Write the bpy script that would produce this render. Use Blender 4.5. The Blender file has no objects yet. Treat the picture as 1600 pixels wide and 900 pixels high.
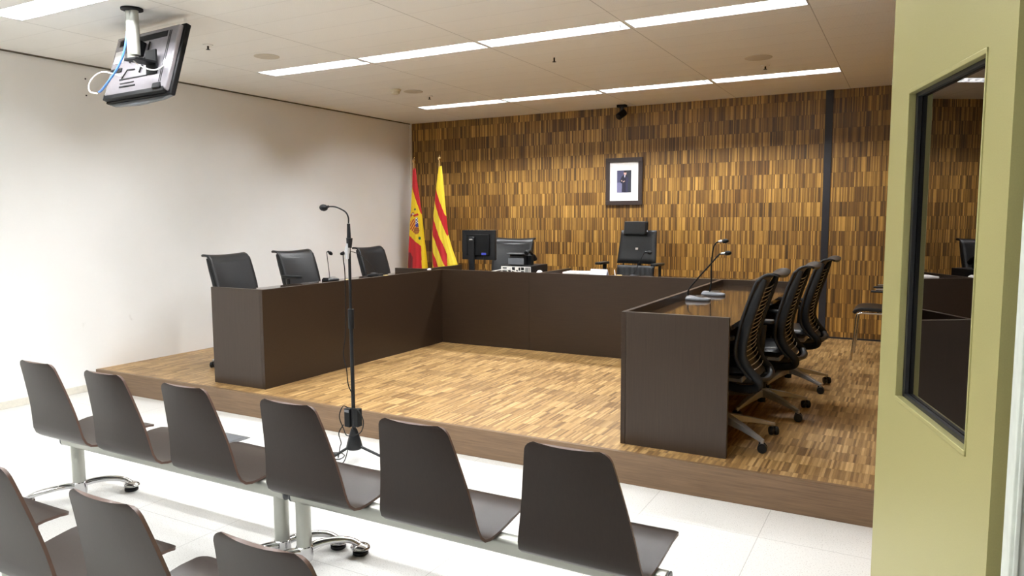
import bpy, math, random
from math import sin, cos, pi, sqrt, radians
from mathutils import Vector, Matrix, Euler
random.seed(7)
SC = bpy.context.scene
COL = SC.collection

# ------------------------------------------------------------------ camera, world, exposure
H = 1.55
F_PX, YAW, PITCH, ROLL = 1138.55, -0.5011, 0.0959, -0.0048
def camera():
    cam = bpy.data.cameras.new('camera'); o = bpy.data.objects.new('camera', cam); COL.objects.link(o)
    cam.sensor_fit = 'HORIZONTAL'; cam.sensor_width = 36.0; cam.lens = F_PX / 1600 * 36.0
    cam.clip_start = 0.02; cam.clip_end = 60
    fw = Vector((sin(YAW) * cos(PITCH), cos(YAW) * cos(PITCH), -sin(PITCH)))
    rt = Vector((cos(YAW), -sin(YAW), 0)); up = rt.cross(fw)
    c, s = cos(ROLL), sin(ROLL)
    r2 = c * rt + s * up; u2 = c * up - s * rt
    m = Matrix((r2, u2, -fw)).transposed().to_4x4()
    m.translation = (0, 0, H)
    o.matrix_world = m
    SC.camera = o
camera()
W = bpy.data.worlds.new('world'); SC.world = W; W.use_nodes = True
W.node_tree.nodes['Background'].inputs[0].default_value = (0.9, 0.95, 1.0, 1)
W.node_tree.nodes['Background'].inputs[1].default_value = 0.05
SC.view_settings.view_transform = 'Standard'
SC.view_settings.look = 'None'
SC.view_settings.gamma = 1.0
SC.view_settings.exposure = 0.0
SC.view_settings.use_curve_mapping = False
SC.cycles.max_bounces = 8
SC.cycles.diffuse_bounces = 5
SC.cycles.caustics_reflective = False
SC.cycles.caustics_refractive = False
LAMP_COLOR = (0.965, 0.985, 1.0)
LAMP_POWER = 232.0        # emission strength of the fluorescent tubes

# ------------------------------------------------------------------ helpers
def srgb(r, g, b):
    f = lambda v: (v / 255) / 12.92 if v / 255 <= 0.04045 else ((v / 255 + 0.055) / 1.055) ** 2.4
    return (f(r), f(g), f(b), 1)

class NT:
    def __init__(s, name):
        s.m = bpy.data.materials.new(name); s.m.use_nodes = True
        s.t = s.m.node_tree; s.b = s.t.nodes['Principled BSDF']
    def n(s, typ, **kw):
        nd = s.t.nodes.new(typ)
        for k, v in kw.items(): setattr(nd, k, v)
        return nd
    def l(s, a, b): s.t.links.new(a, b)
    def math(s, op, a, b=None, c=None):
        nd = s.n('ShaderNodeMath', operation=op)
        for i, v in enumerate((a, b, c)):
            if v is None: continue
            if isinstance(v, (int, float)): nd.inputs[i].default_value = v
            else: s.l(v, nd.inputs[i])
        return nd.outputs[0]
    def mix(s, fac, a, b, mode='MIX'):
        nd = s.n('ShaderNodeMix', data_type='RGBA', blend_type=mode)
        for i, v in ((0, fac), (6, a), (7, b)):
            if isinstance(v, (int, float, tuple)): nd.inputs[i].default_value = v
            else: s.l(v, nd.inputs[i])
        return nd.outputs[2]
    def ramp(s, fac, stops):
        nd = s.n('ShaderNodeValToRGB'); e = nd.color_ramp.elements
        while len(e) < len(stops): e.new(0.5)
        for q, (p, c) in zip(e, stops): q.position = p; q.color = c
        s.l(fac, nd.inputs[0]); return nd.outputs[0]
    def pos(s):
        tc = s.n('ShaderNodeTexCoord'); sp = s.n('ShaderNodeSeparateXYZ'); s.l(tc.outputs['Object'], sp.inputs[0])
        return tc.outputs['Object'], sp.outputs
    def vec(s, x, y, z=0.0):
        nd = s.n('ShaderNodeCombineXYZ')
        for i, v in enumerate((x, y, z)):
            if isinstance(v, (int, float)): nd.inputs[i].default_value = v
            else: s.l(v, nd.inputs[i])
        return nd.outputs[0]
    def noise(s, vec, scale, detail=3, rough=0.5):
        nd = s.n('ShaderNodeTexNoise'); nd.inputs['Scale'].default_value = scale
        nd.inputs['Detail'].default_value = detail; nd.inputs['Roughness'].default_value = rough
        s.l(vec, nd.inputs['Vector']); return nd.outputs['Fac']
    def white(s, vec):
        nd = s.n('ShaderNodeTexWhiteNoise', noise_dimensions='2D'); s.l(vec, nd.inputs['Vector']); return nd.outputs['Value']
    def scale(s, vec, sx, sy, sz):
        nd = s.n('ShaderNodeMapping'); nd.inputs['Scale'].default_value = (sx, sy, sz); s.l(vec, nd.inputs['Vector']); return nd.outputs[0]
    def bump(s, h, strength=0.2, dist=0.002):
        nd = s.n('ShaderNodeBump'); nd.inputs['Strength'].default_value = strength; nd.inputs['Distance'].default_value = dist
        s.l(h, nd.inputs['Height']); s.l(nd.outputs[0], s.b.inputs['Normal'])
    def set(s, **kw):
        for k, v in kw.items():
            k = k.replace('_', ' ')
            if isinstance(v, (int, float, tuple)): s.b.inputs[k].default_value = v
            else: s.l(v, s.b.inputs[k])
        return s

def simple(name, col, rough=0.5, metal=0.0, var=0.06, nscale=30, bump=0.0, spec=0.5, coat=0.0):
    t = NT(name); v, p = t.pos(); f = t.noise(v, nscale, 3)
    dk = tuple(c * (1 - var) for c in col[:3]) + (1,); lt = tuple(min(1, c * (1 + var)) for c in col[:3]) + (1,)
    t.set(Base_Color=t.ramp(f, [(0.3, dk), (0.7, lt)]), Roughness=rough, Metallic=metal)
    t.b.inputs['Specular IOR Level'].default_value = spec
    t.b.inputs['Coat Weight'].default_value = coat
    if bump: t.bump(t.noise(v, nscale * 8, 2), bump, 0.001)
    return t.m

def parquet(name, along, stops, rough, strip=0.016, row=0.1607, block=0.34, row0=0.0, dark=0.5):
    """end-strip parquet: rows of short strips; `along` is the axis the strips run along"""
    t = NT(name); v, p = t.pos()
    u, w = (p['X'], p['Z']) if along == 'Z' else (p['X'], p['Y'])
    r = t.math('FLOOR', t.math('DIVIDE', t.math('SUBTRACT', w, row0), row))
    off = t.math('MULTIPLY', t.white(t.vec(r, 3.3)), 0.3)
    uu = t.math('ADD', u, off)
    st = t.math('FLOOR', t.math('DIVIDE', uu, strip))
    st2 = t.math('FLOOR', t.math('DIVIDE', uu, strip * 2.3))
    bl = t.math('FLOOR', t.math('DIVIDE', uu, block))
    a = t.white(t.vec(st, r)); b = t.white(t.vec(t.math('ADD', st2, 71.0), r)); c = t.white(t.vec(t.math('ADD', bl, 211.0), r))
    val = t.math('ADD', t.math('ADD', t.math('MULTIPLY', a, 0.60), t.math('MULTIPLY', b, 0.22)), t.math('ADD', t.math('MULTIPLY', c, 0.12), 0.03))
    grain = t.noise(t.scale(v, *((90, 90, 6) if along == 'Z' else (90, 6, 90))), 3, 2)
    val = t.math('ADD', val, t.math('MULTIPLY', t.math('SUBTRACT', grain, 0.5), 0.22))
    col = t.ramp(val, stops)
    isdark = t.math('GREATER_THAN', c, 0.86)
    col = t.mix(t.math('MULTIPLY', isdark, dark), col, (0.42, 0.36, 0.30, 1), 'MULTIPLY')
    # fine joints between rows and strips
    fr = t.math('FRACT', t.math('DIVIDE', t.math('SUBTRACT', w, row0), row))
    jr = t.math('LESS_THAN', fr, 0.014)
    fs = t.math('FRACT', t.math('DIVIDE', uu, strip))
    js = t.math('LESS_THAN', fs, 0.06)
    j = t.math('MAXIMUM', jr, t.math('MULTIPLY', js, 0.5))
    col = t.mix(t.math('MULTIPLY', j, 0.5), col, (0.03, 0.02, 0.01, 1))
    t.set(Base_Color=col, Roughness=rough)
    t.bump(t.math('SUBTRACT', t.math('MULTIPLY', val, 0.6), j), 0.15, 0.001)
    return t.m

def wood(name, col, rough, axis='X', var=0.25, spec=0.5):
    t = NT(name); v, p = t.pos()
    sc = {'X': (2.0, 60, 60), 'Z': (60, 60, 2.0), 'Y': (60, 2.0, 60)}[axis]
    g = t.noise(t.scale(v, *sc), 2.2, 5, 0.6); g2 = t.noise(v, 1.6, 2)
    f = t.math('ADD', t.math('MULTIPLY', g, 0.8), t.math('MULTIPLY', g2, 0.2))
    dk = tuple(c * (1 - var) for c in col[:3]) + (1,); lt = tuple(c * (1 + var) for c in col[:3]) + (1,)
    t.set(Base_Color=t.ramp(f, [(0.3, dk), (0.7, lt)]), Roughness=rough)
    t.b.inputs['Specular IOR Level'].default_value = spec
    t.bump(g, 0.05, 0.001)
    return t.m

def vcol_mat(name, rough=0.6, sheen=0.0):
    t = NT(name); a = t.n('ShaderNodeVertexColor', layer_name='col')
    v, p = t.pos()
    t.set(Base_Color=t.mix(t.math('MULTIPLY', t.noise(v, 60, 2), 0.12), a.outputs[0], (0, 0, 0, 1)), Roughness=rough)
    return t.m

def mat_tiles():
    t = NT('terrazzo_tiles'); v, p = t.pos()
    fx = t.math('FRACT', t.math('DIVIDE', t.math('ADD', p['X'], 0.597 + 12.0), 0.6))
    fy = t.math('FRACT', t.math('DIVIDE', t.math('ADD', p['Y'], 12.0 - 3.56), 0.6))
    j = t.math('MAXIMUM', t.math('LESS_THAN', fx, 0.006), t.math('LESS_THAN', fy, 0.006))
    ix = t.math('FLOOR', t.math('DIVIDE', t.math('ADD', p['X'], 12.597), 0.6)); iy = t.math('FLOOR', t.math('DIVIDE', t.math('ADD', p['Y'], 8.44), 0.6))
    tone = t.white(t.vec(ix, iy))
    speck = t.ramp(t.noise(v, 160, 2), [(0.30, (0.46, 0.45, 0.42, 1)), (0.42, (0.70, 0.695, 0.67, 1)), (1, (0.76, 0.755, 0.73, 1))])
    col = t.mix(t.math('MULTIPLY', tone, 0.10), speck, (0.62, 0.61, 0.57, 1))
    col = t.mix(t.math('MULTIPLY', j, 0.55), col, (0.25, 0.24, 0.22, 1))
    t.set(Base_Color=col, Roughness=0.34)
    return t.m

def mat_ceiling():
    t = NT('perforated_ceiling_metal'); v, p = t.pos()
    fx = t.math('FRACT', t.math('DIVIDE', t.math('ADD', p['X'], 5.49 + 12.1), 1.21))
    yy = t.math('DIVIDE', t.math('ADD', p['Y'], 12.0), 0.31)
    fy = t.math('FRACT', yy)
    ix = t.math('FLOOR', t.math('DIVIDE', t.math('ADD', p['X'], 17.59), 1.21)); iy = t.math('FLOOR', yy)
    tone = t.white(t.vec(ix, iy))
    j = t.math('MAXIMUM', t.math('MULTIPLY', t.math('LESS_THAN', fx, 0.005), 0.55), t.math('MULTIPLY', t.math('LESS_THAN', fy, 0.02), 0.16))
    # perforation dots
    vo = t.n('ShaderNodeTexVoronoi', feature='F1'); vo.inputs['Scale'].default_value = 110; vo.inputs['Randomness'].default_value = 0.0
    t.l(v, vo.inputs['Vector'])
    dot = t.math('LESS_THAN', vo.outputs['Distance'], 0.28)
    base = t.mix(t.math('MULTIPLY', tone, 0.10), srgb(246, 245, 240), srgb(230, 228, 221))
    base = t.mix(t.math('MULTIPLY', dot, 0.14), base, (0.2, 0.19, 0.17, 1))
    base = t.mix(j, base, (0.16, 0.14, 0.12, 1))
    t.set(Base_Color=base, Roughness=0.6)
    pil = t.math('MULTIPLY', t.math('SUBTRACT', fy, 0.5), t.math('SUBTRACT', fy, 0.5))
    t.bump(t.math('ADD', pil, t.math('MULTIPLY', tone, 0.0)), 0.35, 0.02)
    return t.m

def mat_wall():
    t = NT('white_wall_paint'); v, p = t.pos()
    f = t.noise(v, 1.1, 4); f2 = t.noise(v, 9, 4)
    c = t.ramp(f, [(0.3, srgb(240, 240, 238)), (0.7, srgb(246, 246, 245))])
    sc = t.ramp(f2, [(0.70, (0, 0, 0, 1)), (0.78, (1, 1, 1, 1))])
    low = t.math('LESS_THAN', p['Z'], 0.7)
    sepc = t.n('ShaderNodeSeparateColor'); t.l(sc, sepc.inputs[0])
    c = t.mix(t.math('MULTIPLY', t.math('MULTIPLY', sepc.outputs[0], low), 0.16), c, srgb(140, 136, 130))
    t.set(Base_Color=c, Roughness=0.75); t.bump(t.noise(v, 220, 2), 0.06, 0.001)
    return t.m

def mat_lamp():
    t = NT('fluorescent_tube_glow')
    v, p = t.pos()
    t.set(Base_Color=(0.9, 0.9, 0.9, 1), Roughness=0.5, Emission_Color=LAMP_COLOR + (1,), Emission_Strength=LAMP_POWER)
    return t.m

def mat_pane():
    # reflective smoked glass: part see-through, dark tint
    t = NT('smoked_glass')
    g = t.n('ShaderNodeBsdfGlossy'); g.inputs['Color'].default_value = (0.98, 0.94, 0.92, 1); g.inputs['Roughness'].default_value = 0.0
    tr = t.n('ShaderNodeBsdfTransparent'); tr.inputs['Color'].default_value = (0.05, 0.05, 0.055, 1)
    f = t.n('ShaderNodeFresnel'); f.inputs['IOR'].default_value = 1.9
    ms = t.n('ShaderNodeMixShader'); t.l(t.math('MULTIPLY_ADD', f.outputs[0], 0.8, 0.10), ms.inputs[0]); t.l(tr.outputs[0], ms.inputs[1]); t.l(g.outputs[0], ms.inputs[2])
    t.l(ms.outputs[0], t.t.nodes['Material Output'].inputs[0])
    return t.m

M = {}
M['wall'] = mat_wall()
M['tiles'] = mat_tiles()
M['ceiling'] = mat_ceiling()
M['lamp'] = mat_lamp()
M['pane'] = mat_pane()
M['wallwood'] = parquet('oak_strip_wall', 'Z', [(0.08, srgb(68, 47, 22)), (0.34, srgb(112, 79, 35)), (0.58, srgb(144, 106, 47)), (0.92, srgb(208, 160, 80))], 0.42, strip=0.0125, row0=0.187 + 0.075, dark=0.75)
M['floorwood'] = parquet('oak_strip_floor', 'Y', [(0.12, srgb(108, 80, 47)), (0.36, srgb(146, 113, 68)), (0.62, srgb(168, 134, 84)), (0.9, srgb(200, 166, 114))], 0.40, strip=0.0125, row0=0.02, dark=0.45)
M['step'] = wood('step_edge_oak', srgb(112, 88, 64), 0.45, 'X', 0.3)
M['desk'] = wood('dark_wenge_veneer', srgb(51, 39, 29), 0.34, 'X', 0.16, 0.35)
M['deskv'] = wood('dark_wenge_veneer_upright_lit', srgb(58, 47, 38), 0.36, 'Z', 0.14, 0.35)  # upright grain; lighter tone paints in the light on the end panels
M['desktop'] = wood('dark_wenge_top', srgb(54, 41, 30), 0.09, 'X', 0.12, 0.8)
M['edge'] = wood('wenge_edge_band', srgb(122, 100, 84), 0.4, 'X', 0.1)
M['ply'] = wood('dark_stained_plywood', srgb(44, 35, 30), 0.34, 'Z', 0.12, 0.28)
M['plyedge_lit'] = simple('plywood_edge_lit', srgb(96, 76, 68), 0.35)  # rim lightened: light caught by the thin edges is put into the colour
M['alu'] = simple('satin_aluminium', (0.42, 0.43, 0.39, 1), 0.34, 0.7, 0.04, 12)
M['chrome'] = simple('polished_chrome', (0.62, 0.62, 0.63, 1), 0.14, 1.0, 0.02)
M['cast'] = simple('cast_aluminium', (0.36, 0.355, 0.34, 1), 0.36, 0.35, 0.05, 14)
M['leather'] = simple('black_leather', srgb(30, 31, 33), 0.36, 0, 0.15, 60, 0.15, 0.38)
M['plastic'] = simple('black_plastic', srgb(27, 28, 30), 0.40, 0, 0.1, 40, 0.04, 0.3)
M['darkplastic'] = simple('matt_black_plastic', srgb(14, 15, 17), 0.55, 0, 0.1, 40, 0, 0.25)
M['wire'] = simple('pale_wire', srgb(214, 212, 206), 0.35, 0.1)
M['grey'] = simple('grey_plastic', srgb(104, 107, 112), 0.35, 0.1)
M['white'] = simple('white_plastic', srgb(238, 236, 230), 0.4)
M['cream'] = simple('cream_plastic', srgb(226, 220, 196), 0.45)
M['paper'] = simple('white_paper', srgb(240, 238, 236), 0.7)
M['bluepaper'] = simple('bluish_paper', srgb(218, 222, 240), 0.7)
M['note'] = simple('yellow_note', srgb(236, 214, 150), 0.7)
M['tape'] = simple('silver_tape', (0.62, 0.63, 0.66, 1), 0.3, 0.6)
M['blue'] = simple('blue_cable', srgb(90, 140, 215), 0.4)
M['led'] = simple('blue_status_light', srgb(70, 80, 190), 0.3)
M['brass'] = simple('brass', (0.85, 0.62, 0.28, 1), 0.22, 1.0)
M['door'] = simple('olive_door_paint', srgb(172, 167, 114), 0.42, 0.25, 0.03, 300, 0.05)
M['jamb'] = simple('pale_grey_jamb', srgb(214, 220, 212), 0.5)
M['gasket'] = simple('rubber_gasket', srgb(20, 22, 26), 0.5)
M['black'] = simple('black_paint', srgb(30, 30, 36), 0.5)
M['tvback'] = simple('silver_lit_tv_back', srgb(168, 164, 170), 0.24, 0.55, 0.03)  # black plastic shell, the silver light on it put into the colour
M['tvscreen'] = simple('tv_screen', srgb(12, 12, 14), 0.12)
M['base'] = simple('cream_skirting', srgb(222, 218, 206), 0.4)
M['frame'] = wood('dark_picture_frame', srgb(52, 40, 36), 0.4, 'Z', 0.12)
M['cloth'] = vcol_mat('flag_cloth', 0.55)
M['print'] = vcol_mat('printed_paper', 0.35)
M['reflector'] = simple('lamp_reflector', (0.13, 0.13, 0.13, 1), 0.35, 0.0, 0.01)
M['grille'] = simple('speaker_grille', srgb(206, 199, 184), 0.7, 0, 0.08, 400)
M['gap'] = simple('painted_gap_shade', srgb(96, 88, 74), 0.7)  # brown-grey that paints in the shade of the gap under the ceiling
M['screenfloor'] = simple('steel_cover', srgb(120, 122, 124), 0.45, 0.5)

def fillet(P, R, seg=5):
    return P

class MB:
    def __init__(s): s.v = []; s.f = []; s.c = {}
    def add(s, vs, fs):
        o = len(s.v); s.v += [tuple(p) for p in vs]; s.f += [tuple(i + o for i in f) for f in fs]
        return s
    def box(s, x0, x1, y0, y1, z0, z1, m=None):
        vs = [Vector((x, y, z)) for z in (z0, z1) for y in (y0, y1) for x in (x0, x1)]
        if m: vs = [m @ p for p in vs]
        return s.add(vs, [(0, 2, 3, 1), (4, 5, 7, 6), (0, 1, 5, 4), (2, 6, 7, 3), (0, 4, 6, 2), (1, 3, 7, 5)])
    def tube(s, pts, r, n=10, flat=1.0, up=None):
        """sweep a circle (or ellipse, flat = second radius / first) along points"""
        P = [Vector(p) for p in pts]; N = len(P)
        R = r if isinstance(r, (list, tuple)) else [r] * N
        T = [(P[min(i + 1, N - 1)] - P[max(i - 1, 0)]).normalized() for i in range(N)]
        a = Vector(up) if up else (Vector((0, 0, 1)) if abs(T[0].z) < 0.9 else Vector((0, 1, 0)))
        vs = []
        for i in range(N):
            b = T[i].cross(a)
            if b.length < 1e-5: b = T[i].orthogonal()
            b.normalize(); a2 = b.cross(T[i]).normalized()
            if not up: a = a2
            for k in range(n):
                t = 2 * pi * k / n
                vs.append(P[i] + b * cos(t) * R[i] + a2 * sin(t) * R[i] * flat)
        fs = [(i * n + k, i * n + (k + 1) % n, (i + 1) * n + (k + 1) % n, (i + 1) * n + k) for i in range(N - 1) for k in range(n)]
        fs += [tuple(range(n))[::-1], tuple((N - 1) * n + k for k in range(n))]
        return s.add(vs, fs)
    def lathe(s, prof, c=(0, 0, 0), n=24, axis='Z', m=None):
        vs = []; L = len(prof)
        for r, z in prof:
            for k in range(n):
                t = 2 * pi * k / n; x, y = r * cos(t), r * sin(t)
                p = {'Z': (x, y, z), 'Y': (x, z, y), 'X': (z, x, y)}[axis]
                p = Vector(p)
                if m: p = m @ p
                vs.append(p + Vector(c))
        fs = [(i * n + k, i * n + (k + 1) % n, (i + 1) * n + (k + 1) % n, (i + 1) * n + k) for i in range(L - 1) for k in range(n)]
        fs += [tuple(range(n))[::-1], tuple((L - 1) * n + k for k in range(n))]
        return s.add(vs, fs)
    def ball(s, c, r, sc=(1, 1, 1), n=14, m=None):
        L = 9; vs = []
        for i in range(L):
            a = pi * (i + 0.02) / (L - 1 + 0.04)
            for k in range(n):
                t = 2 * pi * k / n
                p = Vector((r * sin(a) * cos(t) * sc[0], r * sin(a) * sin(t) * sc[1], r * cos(a) * sc[2]))
                if m: p = m @ p
                vs.append(p + Vector(c))
        fs = [(i * n + k, (i + 1) * n + k, (i + 1) * n + (k + 1) % n, i * n + (k + 1) % n) for i in range(L - 1) for k in range(n)]
        fs += [tuple(range(n)), tuple((L - 1) * n + k for k in range(n))[::-1]]
        return s.add(vs, fs)
    def grid(s, fn, nu, nv, close_u=False):
        vs = [Vector(fn(i / (nu if close_u else nu - 1), j / (nv - 1))) for j in range(nv) for i in range(nu)]
        fs = []
        for j in range(nv - 1):
            for i in range(nu if close_u else nu - 1):
                i2 = (i + 1) % nu
                fs.append((j * nu + i, j * nu + i2, (j + 1) * nu + i2, (j + 1) * nu + i))
        return s.add(vs, fs)
    def prism(s, poly, a0, a1, plane='XZ'):
        n = len(poly)
        def mk(u, v, a): return {'XZ': (u, a, v), 'XY': (u, v, a), 'YZ': (a, u, v)}[plane]
        vs = [mk(u, v, a0) for u, v in poly] + [mk(u, v, a1) for u, v in poly]
        fs = [tuple(range(n)), tuple(range(2 * n - 1, n - 1, -1))] + [(i, i + n, (i + 1) % n + n, (i + 1) % n) for i in range(n)]
        return s.add(vs, fs)
    def build(s, name, mat, parent=None, bevel=0, smooth=40, solid=0, sub=0, seg=2, offset=0):
        me = bpy.data.meshes.new(name); me.from_pydata(s.v, [], s.f); me.materials.append(mat)
        import bmesh
        bm = bmesh.new(); bm.from_mesh(me); bmesh.ops.recalc_face_normals(bm, faces=bm.faces); bm.to_mesh(me); bm.free()
        o = bpy.data.objects.new(name, me); COL.objects.link(o)
        if parent: o.parent = parent
        if smooth:
            me.shade_smooth(); me.set_sharp_from_angle(angle=radians(smooth))
        if solid:
            md = o.modifiers.new('solid', 'SOLIDIFY'); md.thickness = solid; md.offset = offset
        if bevel:
            md = o.modifiers.new('bevel', 'BEVEL'); md.width = bevel; md.segments = seg; md.limit_method = 'ANGLE'; md.angle_limit = radians(35)
        if sub:
            md = o.modifiers.new('sub', 'SUBSURF'); md.levels = sub; md.render_levels = sub
        return o

def smooth_pts(P, k=6):
    """Catmull-Rom through the points"""
    P = [Vector(p) for p in P]; out = []
    for i in range(len(P) - 1):
        a, b, c, d = P[max(i - 1, 0)], P[i], P[i + 1], P[min(i + 2, len(P) - 1)]
        for j in range(k):
            t = j / k
            out.append(0.5 * ((2 * b) + (c - a) * t + (2 * a - 5 * b + 4 * c - d) * t * t + (-a + 3 * b - 3 * c + d) * t ** 3))
    out.append(P[-1]); return out

def tag(o, label, cat=None, group=None, kind=None):
    if label: o['label'] = label
    if cat: o['category'] = cat
    if group: o['group'] = group
    if kind: o['kind'] = kind
    return o
def thing(name, label, cat, loc=(0, 0, 0), rz=0, group=None, rot=None):
    o = bpy.data.objects.new(name, None); COL.objects.link(o); o.empty_display_size = 0.05
    o.location = loc; o.rotation_euler = rot if rot else (0, 0, rz)
    return tag(o, label, cat, group)
def struct(o, label=None):
    o['kind'] = 'structure'; o['category'] = 'room'
    if label: o['label'] = label
    return o
def kids(o): return [c for c in bpy.data.objects if c.parent == o]
def copy_tree(o, parent=None, **kw):
    c = o.copy(); COL.objects.link(c)
    if parent: c.parent = parent
    for ch in kids(o): copy_tree(ch, c)
    return c
def paint(o, fn):
    """the thing's own colours: one colour per vertex from its local position"""
    me = o.data; a = me.color_attributes.new('col', 'FLOAT_COLOR', 'POINT')
    for i, v in enumerate(me.vertices): a.data[i].color = fn(v.co)

# ------------------------------------------------------------------ room
XL, YB, ZC, ZP, YP = -6.512, 8.823, 2.926, 0.187, 3.937
XR, YF = 0.30, -1.6
ROWS = [0.33, 2.83, 5.13, 7.66]; HW = 0.115
FX = [(-5.49 + 1.213 * k + 0.010, -5.49 + 1.213 * (k + 1) - 0.014) for k in range(4)]

struct(MB().box(XL - 0.2, XR + 1.2, YF - 0.2, YP + 0.1, -0.1, 0).build('floor', M['tiles'], smooth=0), 'white terrazzo tile floor below the platform')
struct(MB().box(XL, XR, YP + 0.03, YB, 0.0, ZP).build('floor_platform', M['floorwood'], smooth=0), 'raised platform floor of short oak strips')
tag(bpy.data.objects['floor_platform'], None)
struct(MB().box(XL, XR, YP, YP + 0.03, 0.0, ZP + 0.001).build('trim_1', M['step'], bevel=0.002), 'brown oak front edge of the platform')
struct(MB().box(XL - 0.2, XL, YF - 0.2, YB + 0.2, -0.1, 3.3).build('wall_left', M['wall'], smooth=0), 'plain white wall on the left')
struct(MB().box(XL - 0.2, XR + 0.3, YB, YB + 0.2, -0.1, 3.3).build('wall_back', M['wallwood'], smooth=0), 'back wall clad in golden brown oak strips')
struct(MB().box(XL - 0.2, XR + 1.2, YF - 0.2, YF, -0.1, 3.3).build('wall_front', M['wall'], smooth=0))
wr = MB().box(XR, XR + 0.2, 1.60, YB, -0.1, 3.3).box(XR, XR + 0.2, YF, 0.42, -0.1, 3.3).box(XR, XR + 0.2, 0.42, 1.60, 2.4, 3.3)
struct(wr.build('wall_right', M['wallwood'], smooth=0))  # unseen wall; its wood cladding is assumed, to cut bounced light
# ceiling with an opening for each light
xs = sorted({XL - 0.2, XR + 1.2} | {a for p in FX for a in p}); ys = sorted({YF - 0.2, YB + 0.2} | {r - HW for r in ROWS} | {r + HW for r in ROWS})
ce = MB()
for i in range(len(xs) - 1):
    for j in range(len(ys) - 1):
        hole = any(abs((xs[i] + xs[i + 1]) / 2 - (a + b) / 2) < 0.1 for a, b in FX) and any(abs((ys[j] + ys[j + 1]) / 2 - r) < 0.05 for r in ROWS)
        if not hole: ce.box(xs[i], xs[i + 1], ys[j], ys[j + 1], ZC, ZC + 0.012)
struct(ce.build('ceiling', M['ceiling'], smooth=0), 'beige perforated metal ceiling')
struct(MB().box(XL - 0.2, XR + 1.2, YF - 0.2, YB + 0.2, ZC + 0.30, ZC + 0.33).build('ceiling_slab', M['darkplastic'], smooth=0))
struct(MB().box(XL, XL + 0.012, YF, YP, 0, 0.062).build('baseboard_left', M['base'], bevel=0.002), 'low cream skirting along the white wall')
struct(MB().box(XL, XL + 0.014, YF, YB, ZC - 0.012, ZC).build('trim_2', M['gap']), 'dark strip standing in for the shadow gap between white wall and ceiling')  # solid strip, its dark colour stands for the shade in the gap
struct(MB().box(XL, XL + 0.018, YB - 0.03, YB, ZP, ZC).build('trim_3', M['white']), 'thin white corner strip')
struct(MB().box(-0.888, -0.812, YB - 0.012, YB, ZP, ZC).build('trim_4', M['black'], bevel=0.002), 'black vertical channel in the wood wall')
struct(MB().box(XL + 0.02, XR, YB - 0.010, YB, ZP, ZP + 0.018).build('baseboard_back', M['black']), 'thin dark joint along the foot of the wood wall')

# ------------------------------------------------------------------ ceiling lights
def make_light(x0, x1):
    t = thing('ceiling_light', '', 'ceiling light')
    L = (x1 - x0) / 2; w = HW; d = 0.088
    f = MB()
    f.box(-L, L, -w, -w + 0.006, 0, d).box(-L, L, w - 0.006, w, 0, d).box(-L, -L + 0.006, -w, w, 0, d).box(L - 0.006, L, -w, w, 0, d).box(-L, L, -w, w, d, d + 0.01)
    f.build('housing', M['reflector'], t)
    e = MB().box(-L + 0.03, L - 0.03, -0.021, 0.021, d - 0.022, d - 0.004).build('fluorescent_tubes', M['lamp'], t)
    s = MB(); n = 15
    for k in range(1, n):
        x = -L + 2 * L * k / n; s.box(x - 0.0015, x + 0.0015, -w + 0.006, w - 0.006, 0.012, 0.032)
    s.build('louvre', M['reflector'], t, smooth=0)
    return t
rown = ['in the row behind the benches', 'in the row nearest the hanging screen', 'in the middle row', 'in the row nearest the wood wall']
coln = ['closest to the white wall', 'second from the white wall', 'third from the white wall', 'farthest from the white wall']
proto = None
for r, y in enumerate(ROWS):
    for k, (a, b) in enumerate(FX):
        o = make_light(a, b) if proto is None else copy_tree(proto)
        proto = proto or o
        o.location = ((a + b) / 2, y, ZC + 0.0005)
        tag(o, 'recessed louvred strip light %s, %s' % (rown[r], coln[k]), 'ceiling light', 'ceiling strip lights')

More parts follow.
